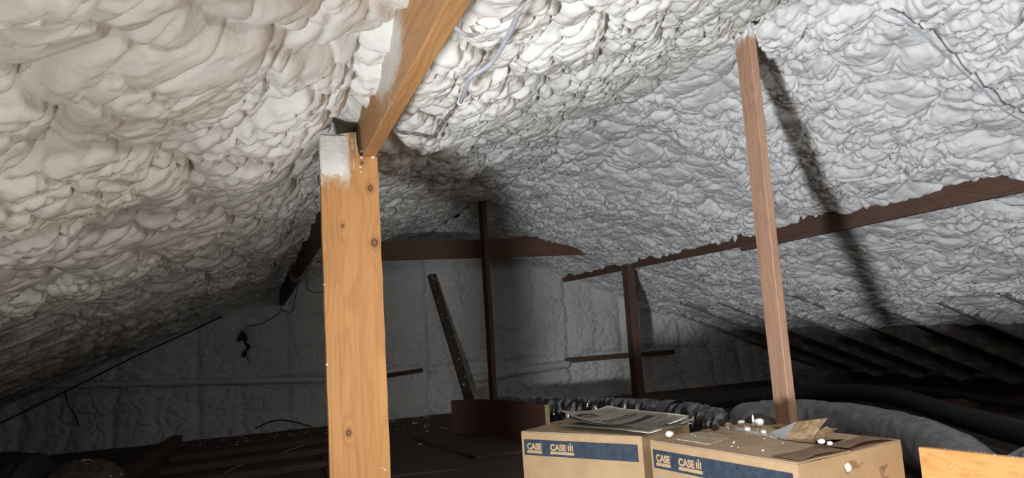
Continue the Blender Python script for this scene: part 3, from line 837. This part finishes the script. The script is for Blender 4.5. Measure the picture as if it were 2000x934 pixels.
# insulation bundle behind the reddish post
o = link('insulation_bundle', blob_mesh(0.23, 5, (1.5, 1.0, 0.75), 4, 0.25), plain('dark_plastic_wrap', (0.06, 0.06, 0.062), 0.4, var=0.3, bump=0.4), None, (5.45, 6.1, -0.80), smooth=True)
tag(o, 'dark wrapped insulation bundle under the eave right of the reddish post', 'bundle')
for i, (p0, p1, lab) in enumerate((((5.2, 5.2, ZF), (6.6, 4.3, ZF), 'dusty timber on the floor under the right eave, farther'), ((4.6, 3.4, ZF), (6.2, 3.0, ZF), 'dusty timber on the floor under the right eave, nearer'))):
    o = timber('floor_joist', p0, p1, (0, 0, 1), 0.07, 0.045, OLDW, seed=90 + i); tag(o, lab, 'timber')

# ------------------------------------------------------------------ cartons
def text_mesh(s, size, bold=0.0, sx=1.0):
    cu = bpy.data.curves.new('lettering', 'FONT'); cu.body = s; cu.size = size; cu.offset = bold
    cu.extrude = 0.0003; cu.space_character = 1.0
    o = bpy.data.objects.new('lettering_tmp', cu); COL.objects.link(o)
    dg = bpy.context.evaluated_depsgraph_get(); dg.update()
    me = bpy.data.meshes.new_from_object(o.evaluated_get(dg))
    bpy.data.objects.remove(o)
    xs = [v.co.x for v in me.vertices]; x0 = min(xs)
    for v in me.vertices: v.co.x = (v.co.x - x0) * sx
    return me, (max(xs) - x0) * sx
def carton(label, A, B, depth, ztop, h, lw=None):
    """A, B: left and right top corners of the printed face (world xy, seen from outside)"""
    A = Vector(A); B = Vector(B); u = (B - A); L = u.length; u.normalize()
    ang = math.atan2(u.y, u.x)                   # local x along face, local y into the box, z up
    root = empty('cardboard_box', (A.x, A.y, ztop - h), (0, 0, ang))
    tag(root, label, 'box')
    rs = random.Random(int(L * 1000))
    # walls: a bulging shell
    bm = bmesh.new(); nx, ny, nz = 14, 12, 12
    def wall(p, ux, uz, m, n_, bulge, nrm):
        vs = []
        for j in range(n_ + 1):
            row = []
            for i in range(m + 1):
                a, b = i / m, j / n_
                q = Vector(p) + Vector(ux) * a + Vector(uz) * b
                k_ = math.sin(math.pi * a) * math.sin(math.pi * b)
                q += Vector(nrm) * (bulge * k_ + 0.0008 * mnoise.noise(q * 9))
                row.append(bm.verts.new(q))
            vs.append(row)
        for j in range(n_):
            for i in range(m): bm.faces.new((vs[j][i], vs[j][i + 1], vs[j + 1][i + 1], vs[j + 1][i]))
    wall((0, 0, 0), (L, 0, 0), (0, 0, h), nx, nz, 0.0, (0, -1, 0))
    wall((L, 0, 0), (0, depth, 0), (0, 0, h), ny, nz, 0.004, (1, 0, 0))
    wall((L, depth, 0), (-L, 0, 0), (0, 0, h), nx, nz, 0.004, (0, 1, 0))
    wall((0, depth, 0), (0, -depth, 0), (0, 0, h), ny, nz, 0.004, (-1, 0, 0))
    wall((0, depth, 0), (L, 0, 0), (0, -depth, 0), nx, ny, 0.0, (0, 0, -1))
    bmesh.ops.remove_doubles(bm, verts=bm.verts, dist=0.0012)
    bmesh.ops.recalc_face_normals(bm, faces=bm.faces)
    body = link('carton_wall', from_bm(bm, 'carton'), CARD, root)
    # long flaps meeting at the middle
    for sgn, nm in ((0, 'front'), (1, 'back')):
        bm = bmesh.new(); rows = []
        for i in range(17):
            a = i / 16; x = 0.001 + (L - 0.002) * a
            row = []
            for j in range(9):
                b = j / 8; y = b * (depth * 0.5 - 0.002)
                if sgn: y = depth - y
                lift = 0.004 * b * math.sin(a * 3.0 + sgn) + 0.0035 * (1 - abs(2 * b - 1)) * mnoise.noise((a * 3, b * 2, L * 9))
                row.append(bm.verts.new((x, y, h + 0.0045 + lift)))
            rows.append(row)
        for i in range(16):
            for j in range(8):
                f = (rows[i][j], rows[i + 1][j], rows[i + 1][j + 1], rows[i][j + 1]); bm.faces.new(f if not sgn else f[::-1])
        low = [[bm.verts.new((v.co.x, v.co.y, v.co.z - 0.004)) for v in row] for row in rows]
        for i in range(16):
            for j in range(8):
                f = (low[i][j], low[i + 1][j], low[i + 1][j + 1], low[i][j + 1]); bm.faces.new(f[::-1] if not sgn else f)
        rim = [(i, 0) for i in range(16)] + [(16, j) for j in range(8)] + [(i, 8) for i in range(16, 0, -1)] + [(0, j) for j in range(8, 0, -1)]
        for q in range(len(rim)):
            (a1, b1), (a2, b2) = rim[q], rim[(q + 1) % len(rim)]
            bm.faces.new((rows[a1][b1], low[a1][b1], low[a2][b2], rows[a2][b2]))
        bmesh.ops.recalc_face_normals(bm, faces=bm.faces)
        link('top_flap', from_bm(bm, 'flap'), CARDTOP, root)
    # printed band with lettering
    bh = 0.058; bz = h - 0.024 - bh; x0 = 0.010; x1 = L - 0.018
    bm = bmesh.new(); box_bm(bm, (x0, -0.0010, bz), (x1, -0.0002, bz + bh))
    band = link('printed_band', from_bm(bm, 'band'), NAVY, root); band['label'] = 'navy printed band'
    def put(me, x, z, nm='lettering'):
        for v in me.vertices: v.co = Vector((x + v.co.x, -0.0014 - v.co.z * 0.3, z + v.co.y))
        o = link(nm, me, CARDINK, band); return o
    cap = 0.0215; zt = bz + 0.0225
    me, wd = text_mesh('CASE', cap / 0.70, 0.0016, 1.0); xt = x0 + 0.014
    for v in me.vertices: v.co.x *= 0.066 / wd
    put(me, xt, zt)
    def bar(x, wd_, z, hh, sl=0.004):
        bm = bmesh.new(); vs = [bm.verts.new(p) for p in ((x - sl * .5, -0.0014, z), (x + wd_, -0.0014, z), (x + wd_, -0.0014, z + hh), (x + sl * .5, -0.0014, z + hh))]
        bm.faces.new(vs); link('underline', from_bm(bm, 'bar'), CARDINK, band)
    bar(xt - 0.001, 0.068, bz + 0.008, 0.0105)
    me, wd = text_mesh('CASE', cap / 0.70, 0.0016, 1.0); xt2 = xt + 0.104
    for v in me.vertices: v.co.x *= 0.070 / wd
    put(me, xt2, zt)
    bm = bmesh.new()
    for k_, (dx, hh, dot) in enumerate(((0, 0.0205, 0), (0.0085, 0.0205, 1), (0.017, 0.0215, 0))):
        bx = xt2 + 0.0765 + dx
        def quad(a, b, c, d_):
            bm.faces.new([bm.verts.new((p[0], -0.0014, p[1])) for p in (a, b, c, d_)])
        quad((bx, zt), (bx + 0.0055, zt), (bx + 0.0055, zt + hh), (bx, zt + hh - 0.001))
        z2 = zt + hh + 0.0018
        if dot: quad((bx, z2), (bx + 0.0055, z2), (bx + 0.0055, z2 + 0.0075), (bx, z2 + 0.006))
    link('emblem', from_bm(bm, 'emblem'), CARDINK, band)
    bar(xt2 - 0.001, 0.103, bz + 0.008, 0.0105)
    return root, L, h
BOX_TOP = -0.40; BOX_H = 0.55
BL, LLn, hh_ = carton('brown carton with navy band, left one with the printed papers on top', (0.924, 2.632), (1.208, 2.216), 0.40, BOX_TOP, BOX_H)
BR, LRn, hh_ = carton('brown carton with navy band, right one in front with debris on top', (1.193, 2.134), (1.298, 1.567), 0.445, BOX_TOP, BOX_H)

# torn top edge and scuffs of the right carton (parts of it)
def torn_edge(root, L, depth, h):
    for q, (y0, y1, zz, jag) in enumerate(((0.02, 0.235, 0.006, 0.012), (0.215, 0.425, 0.010, 0.009))):
        bm = bmesh.new(); r = random.Random(33 + q); n = 28
        a = []; b = []
        for i in range(n + 1):
            t = i / n; y = y0 + (y1 - y0) * t
            out = 0.004 + jag * abs(mnoise.noise((t * 6, q, 2))) + r.uniform(-.0015, .0015)
            z = h + zz + 0.006 * math.sin(t * 5 + q) * 0.4 + 0.010 * math.sin(math.pi * t) * (0.6 + 0.4 * q)
            a.append(bm.verts.new((L - 0.10 + 0.01 * math.sin(t * 4), y, h + 0.009)))
            b.append(bm.verts.new((L + out - 0.008, y, z)))
        for i in range(n): bm.faces.new((a[i], b[i], b[i + 1], a[i + 1]))
        bmesh.ops.solidify(bm, geom=bm.faces[:], thickness=0.0045)
        bmesh.ops.recalc_face_normals(bm, faces=bm.faces)
        link('torn_flap', from_bm(bm, 'torn'), CARDTOP, root)['label'] = 'torn corrugated edge of the top'
    for (y, z, w_, l_) in ((0.345, h - 0.055, 0.018, 0.03), (0.342, h - 0.085, 0.014, 0.03), (0.40, h - 0.13, 0.02, 0.09), (0.115, h - 0.13, 0.006, 0.045), (0.24, h - 0.035, 0.008, 0.012)):
        bm = bmesh.new()
        v = [bm.verts.new(p) for p in ((L + 0.003, y - w_, z), (L + 0.012, y, z + 0.004), (L + 0.003, y + w_ * .3, z - l_ * .4), (L + 0.004, y - w_ * .4, z - l_))]
        bm.faces.new(v)
        bmesh.ops.solidify(bm, geom=bm.faces[:], thickness=0.0006)
        link('scuff', from_bm(bm, 'scuff'), CARDEDGE, root)['label'] = 'pale torn scuff'
torn_edge(BR, LRn, 0.445, BOX_H)
def on_top(root, L, pts, dz=0.0105, nm='shipping_label', mat=None, lab=None):
    bm = bmesh.new()
    hi = [bm.verts.new((x, y, BOX_H + dz)) for x, y in pts]; lo = [bm.verts.new((x, y, BOX_H + 0.003)) for x, y in pts]
    bm.faces.new(hi); bm.faces.new(lo[::-1])
    for i in range(len(pts)):
        j = (i + 1) % len(pts); bm.faces.new((hi[i], lo[i], lo[j], hi[j]))
    bmesh.ops.recalc_face_normals(bm, faces=bm.faces)
    o = link(nm, from_bm(bm, nm), mat or TAPE, root)
    if lab: o['label'] = lab
on_top(BR, LRn, [(0.07, 0.05), (0.22, 0.045), (0.19, 0.16), (0.05, 0.13)], 0.0085, 'shipping_label', TAPE, 'worn paper label')
on_top(BR, LRn, [(0.06, 0.30), (0.30, 0.235), (0.31, 0.26), (0.08, 0.335)], 0.0090, 'packing_tape', PAPER, 'strip of peeling tape')
on_top(BL, LLn, [(0.30, 0.20), (0.49, 0.19), (0.49, 0.25), (0.30, 0.26)], 0.0090, 'packing_tape', TAPE, 'strip of packing tape')

# paper manual: three sheets, the top one printed
def papers():
    o0 = Vector((1.205, 2.205, BOX_TOP + 0.014))
    xd = Vector((0.30, 0.115, 0)); ang = math.atan2(xd.y, xd.x)
    W, H = 0.275, 0.405
    def sheet_z(a, b, k):
        return 0.002 + 0.007 * k + 0.020 * (0.25 + k * .4) * max(0, b - 0.35) ** 2 * 3 * (0.4 + 0.8 * (1 - a)) + 0.012 * (abs(a - 0.45) * 2) ** 2 * (0.3 + b) * (0.5 + .35 * k) + 0.004 * math.sin(a * 5 + b * 4 + k)
    for k, (rot, dx, dy, lab, mt) in enumerate(((0.10, 0.012, -0.035, 'crumpled paper sheet at the bottom of the stack on the left carton', PAPERW), (0.05, 0.020, -0.015, 'plain paper sheet in the middle of the stack on the left carton', PAPER), (0.0, 0.0, 0.0, 'printed paper with dark bar, topmost on the left carton', PAPER))):
        root = empty('paper_sheet', o0 + Vector((dx, dy, 0)), (0, 0, ang + rot))
        tag(root, lab, 'paper')
        bm = bmesh.new(); rows = []
        n, m = 20, 26
        for i in range(n + 1):
            rows.append([])
            for j in range(m + 1):
                a, b = i / n, j / m
                rows[-1].append(bm.verts.new((a * W, b * H, sheet_z(a, b, k))))
        for i in range(n):
            for j in range(m): bm.faces.new((rows[i][j], rows[i + 1][j], rows[i + 1][j + 1], rows[i][j + 1]))
        bmesh.ops.solidify(bm, geom=bm.faces[:], thickness=0.0006)
        link('sheet', from_bm(bm, 'sheet'), mt, root, smooth=True)
        if k == 2:
            def strip(bm, x0, x1, y0, y1, nseg=10):
                r0 = []
                for i in range(nseg + 1):
                    x = x0 + (x1 - x0) * i / nseg
                    r0.append([bm.verts.new((x, y, sheet_z(x / W, y / H, k) + 0.0011)) for y in (y0, y1)])
                for i in range(nseg): bm.faces.new((r0[i][0], r0[i + 1][0], r0[i + 1][1], r0[i][1]))
            bm = bmesh.new(); strip(bm, 0.03, 0.225, 0.120, 0.155, 14)
            link('printed_bar', from_bm(bm, 'bar'), INK, root)['label'] = 'dark printed bar'
            bm = bmesh.new(); r = random.Random(4)
            # two heavy title lines, then small lines of words
            for (yy, hh2, xa, xb) in ((0.225, 0.011, 0.05, 0.20), (0.205, 0.011, 0.06, 0.22)):
                x = xa
                while x < xb:
                    wv = r.uniform(0.006, 0.010); strip(bm, x, x + wv * .75, yy, yy + hh2 * r.uniform(.7, 1.15), 2); x += wv
            strip(bm, 0.02, 0.255, 0.186, 0.189, 12)
            for yy in (0.018, 0.034, 0.05, 0.066, 0.082, 0.098):
                x = 0.03
                while x < 0.24 - (0.08 if yy in (0.066,) else 0):
                    wv = r.uniform(0.012, 0.035); strip(bm, x, min(x + wv, .25), yy, yy + 0.0035, 2); x += wv + 0.005
            for yy in (0.255, 0.262):
                strip(bm, 0.02, 0.07, yy, yy + 0.003, 3)
            strip(bm, 0.18, 0.25, 0.33, 0.333, 3)
            link('printing', from_bm(bm, 'printing'), INK, root)
            bm = bmesh.new()
            strip(bm, 0.03, 0.055, 0.325, 0.35, 3); strip(bm, 0.058, 0.10, 0.335, 0.357, 3); strip(bm, 0.06, 0.10, 0.318, 0.324, 3); strip(bm, 0.105, 0.12, 0.31, 0.35, 2)
            strip(bm, 0.02, 0.12, 0.300, 0.305, 3)
            link('printed_emblem', from_bm(bm, 'em'), INK, root)
papers()

# cardboard scraps lying on the right carton
def box_pt(root, x, y, z): return root.matrix_basis @ Vector((x, y, z))
def scrap(name, label, cat, root, outline, z, mat, tilt=(0, 0, 0), th=0.003, curl=0.0):
    c = Vector((sum(p[0] for p in outline) / len(outline), sum(p[1] for p in outline) / len(outline)))
    bm = bmesh.new()
    n = 8
    # fan grid from the centre for a slight curl
    ring = []
    m = len(outline)
    for i in range(m):
        for k_ in range(n):
            t = k_ / n; a, b = outline[i], outline[(i + 1) % m]
            ring.append(Vector((a[0] + (b[0] - a[0]) * t - c.x, a[1] + (b[1] - a[1]) * t - c.y)))
    cv = bm.verts.new((0, 0, 0)); prev = None; first = None
    for lev in (0.5, 1.0):
        cur = [bm.verts.new((p.x * lev, p.y * lev, curl * (p.x * lev) ** 2 * 30)) for p in ring]
        for i in range(len(ring)):
            j = (i + 1) % len(ring)
            if prev is None: bm.faces.new((cv, cur[i], cur[j]))
            else: bm.faces.new((prev[i], cur[i], cur[j], prev[j]))
        prev = cur
    bmesh.ops.solidify(bm, geom=bm.faces[:], thickness=th)
    bmesh.ops.recalc_face_normals(bm, faces=bm.faces)
    p = box_pt(root, c.x, c.y, z)
    o = link(name, from_bm(bm, name), mat, None, p, (tilt[0], tilt[1], tilt[2] + root.rotation_euler.z), smooth=False)
    return tag(o, label, cat)
ZT = BOX_H + 0.0085
def big_scrap():
    # a folded piece: white half and brown half
    root = empty('cardboard_scrap', box_pt(BR, 0.345, 0.275, ZT))
    root.rotation_euler = (0, 0, BR.rotation_euler.z)
    tag(root, 'large torn carton scrap standing up, half white and half brown', 'scrap')
    def tri(pts, nm, mt):
        bm = bmesh.new(); bm.faces.new([bm.verts.new(p) for p in pts])
        bmesh.ops.solidify(bm, geom=bm.faces[:], thickness=0.0025); bmesh.ops.recalc_face_normals(bm, faces=bm.faces)
        o = link(nm, from_bm(bm, nm), mt, root); return o
    tri([(-0.10, -0.005, 0.002), (0.005, -0.045, 0.000), (-0.005, 0.02, 0.045)], 'white_face', PAPERW)['label'] = 'white coated half'
    tri([(0.005, -0.045, 0.000), (0.075, -0.012, 0.006), (0.085, 0.055, 0.060), (-0.005, 0.02, 0.045)], 'brown_face', CARDEDGE)['label'] = 'brown bare half'
    tri([(0.075, -0.012, 0.006), (0.02, -0.03, 0.001), (0.04, -0.045, 0.000), (0.10, -0.03, 0.001)], 'torn_tab', CARDEDGE)
big_scrap()
scrap('cardboard_scrap', 'curled brown scrap right of the large white and brown scrap', 'scrap', BR, [(0.40, 0.27), (0.46, 0.25), (0.475, 0.33), (0.415, 0.345)], ZT + 0.016, CARDEDGE, (0.35, -0.1, 0), 0.003, 0.25)
scrap('cardboard_scrap', 'flat wedge of carton under the curled scrap near the torn edge', 'scrap', BR, [(0.45, 0.21), (0.49, 0.23), (0.485, 0.33), (0.455, 0.30)], ZT + 0.003, CARDEDGE, (0, 0.0, 0), 0.003)
for i, (x, y, sz, t) in enumerate(((0.05, 0.245, .020, .2), (0.075, 0.30, .016, -.3), (0.03, 0.33, .022, .4), (0.02, 0.36, .014, .1), (0.10, 0.335, .013, .5), (0.055, 0.375, .018, -.2), (0.0, 0.29, .015, .2))):
    r = random.Random(60 + i)
    ol = [(x + sz * math.cos(a) * r.uniform(.6, 1.3), y + sz * .7 * math.sin(a) * r.uniform(.6, 1.3)) for a in (0.3, 1.5, 2.6, 3.7, 5.2)]
    o = scrap('cardboard_chip', ('pale chip of torn carton in the heap at the back left of the right carton'), 'chip', BR, ol, ZT + 0.006, CARDEDGE if i % 3 else OLDW, (t, t * .5, 0), 0.002)
    o['group'] = 'chips of torn carton on the right carton'
scrap('cardboard_scrap', 'rounded brown scrap at the far edge of the right carton', 'scrap', BR, [(0.14, 0.405), (0.20, 0.395), (0.215, 0.425), (0.15, 0.44)], ZT + 0.006, CARD, (0.1, 0, 0), 0.003)
# foam bits on the cartons
def crumb(root, x, y, r, lab, seed, sq=(1, 1, .75), z=None, grp=None):
    me = blob_mesh(r, seed, sq, 2, 0.25)
    lo = min(v.co.z for v in me.vertices)
    o = link('foam_crumb', me, FOAM_C, None, box_pt(root, x, y, (ZT if z is None else z) - lo), smooth=True)
    tag(o, lab, 'crumb')
    if grp: o['group'] = grp
crumb(BR, 0.035, 0.055, 0.013, 'large white foam lump at the front left corner of the right carton', 1, (1.1, 1, .8))
crumb(BR, 0.155, 0.285, 0.011, 'round white foam lump left of the peeling tape strip', 2)
crumb(BR, 0.225, 0.28, 0.009, 'white foam lump resting on the peeling tape strip', 3)
crumb(BR, 0.11, 0.39, 0.017, 'biggest foam clump at the far edge of the right carton', 4, (1.1, 1.0, .8))
crumb(BR, 0.09, 0.385, 0.008, 'upright foam sliver beside the biggest foam clump', 5, (.5, .5, 2.6))
crumb(BR, 0.035, 0.385, 0.012, 'foam lump left of the upright sliver at the far edge', 6, (1.3, .8, .7))
crumb(BR, 0.512, 0.185, 0.010, 'white foam lump on the torn edge, upper one of the two', 7, z=BOX_H + 0.020)
crumb(BR, 0.535, 0.190, 0.008, 'white foam lump on the torn edge, lower one of the two', 8, z=BOX_H + 0.018)
crumb(BR, 0.588, 0.185, 0.010, 'white foam lump clinging to the end face of the right carton', 9, (1, .8, 1.3), z=BOX_H - 0.045)
crumb(BL, 0.40, 0.29, 0.012, 'pale round lump on the left carton behind the printed paper', 10, (1.2, 1, .9))
rs = random.Random(12)
for i in range(26):
    crumb(BR, rs.uniform(0.04, 0.46), rs.uniform(0.03, 0.40), rs.uniform(.0015, .004), 'tiny white foam speck scattered on top of the right carton', 20 + i, grp='foam specks on the right carton')
# ------------------------------------------------------------------ plywood guard at the lower right
def guard():
    root = empty('plywood_guard', (1.80, 1.63, ZF), (0, 0, 0))
    tag(root, 'orange plywood board standing on edge at the lower right beside the carton', 'board')
    m = plank_mesh(1.55, 0.53, 0.022, 7, 0.0006, 0.002)
    # local length z -> world -y, width x -> up, depth y -> +x
    mm = Matrix(((0, 1, 0), (0, 0, -1), (1, 0, 0))).to_4x4()
    m.transform(mm)
    bmx = bmesh.new(); bmx.from_mesh(m); bmesh.ops.recalc_face_normals(bmx, faces=bmx.faces); bmx.to_mesh(m); bmx.free()
    for v in m.vertices: v.co.x += -v.co.y * 0.22 - 0.02
    link('plywood_sheet', m, NEWW, root)
    bm = bmesh.new(); r = random.Random(15)
    for i in range(130):
        y = -r.random() * 1.0; z = 0.53 - (0 if r.random() < .6 else r.random() ** 2 * 0.12)
        me = blob_mesh(r.uniform(.0008, .0028), i, (1, 1, .7), 1)
        b2 = bmesh.new(); b2.from_mesh(me); bmesh.ops.translate(b2, verts=b2.verts, vec=(-y * 0.22 - 0.02 + (0.022 * r.random() if z > .529 else 0), y, z)); b2.to_mesh(me); b2.free(); bm.from_mesh(me)
    link('foam_dust', from_bm(bm, 'dust'), FOAM_C, root, smooth=True)['kind'] = 'stuff'
guard()

# unseen carton, added to shade the foot of the gable from the work light
def shade_carton():
    root = empty('cardboard_box', (-1.27, 0.98, ZF), (0, 0, -0.02))
    tag(root, 'plain brown carton added out of view to block the work light', 'box')
    bm = bmesh.new(); box_bm(bm, (0, 0, 0), (0.98, 0.32, 0.575), 0.004)
    link('carton_wall', from_bm(bm, 'sc'), CARD, root)
    bm = bmesh.new(); box_bm(bm, (0.002, 0.002, 0.575), (0.978, 0.158, 0.579)); link('top_flap', from_bm(bm, 'f'), CARDTOP, root)
    bm = bmesh.new(); box_bm(bm, (0.002, 0.162, 0.575), (0.978, 0.318, 0.579)); link('top_flap', from_bm(bm, 'f'), CARDTOP, root)
shade_carton()

# ------------------------------------------------------------------ foam debris
def debris(name, label, zone, n, seed, rr=(.004, .02)):
    bm = bmesh.new(); r = random.Random(seed)
    for i in range(n):
        x, y, z = zone(r)
        me = blob_mesh(r.uniform(*rr) * (1.0 if r.random() < .9 else 1.8), i + seed, (r.uniform(.8, 1.8), 1, .45), 1)
        b2 = bmesh.new(); b2.from_mesh(me); bmesh.ops.translate(b2, verts=b2.verts, vec=(x, y, z)); b2.to_mesh(me); b2.free(); bm.from_mesh(me)
    o = link(name, from_bm(bm, name), FOAM_D, smooth=True)
    tag(o, label, 'foam debris', kind='stuff')
debris('foam_debris', 'foam crumbs littering the dark floor left and right of the pine post', lambda r: (r.uniform(-0.9, 1.9), YG - 0.12 - abs(r.gauss(0, 0.55)) * 1.3, ZF + 0.006), 170, 3, (.003, .014))
debris('foam_debris', 'foam flecks scattered over the floor and pipes under the right eave', lambda r: (r.uniform(3.4, 6.2), r.uniform(3.0, 7.8), ZF + 0.006), 70, 5, (.003, .009))
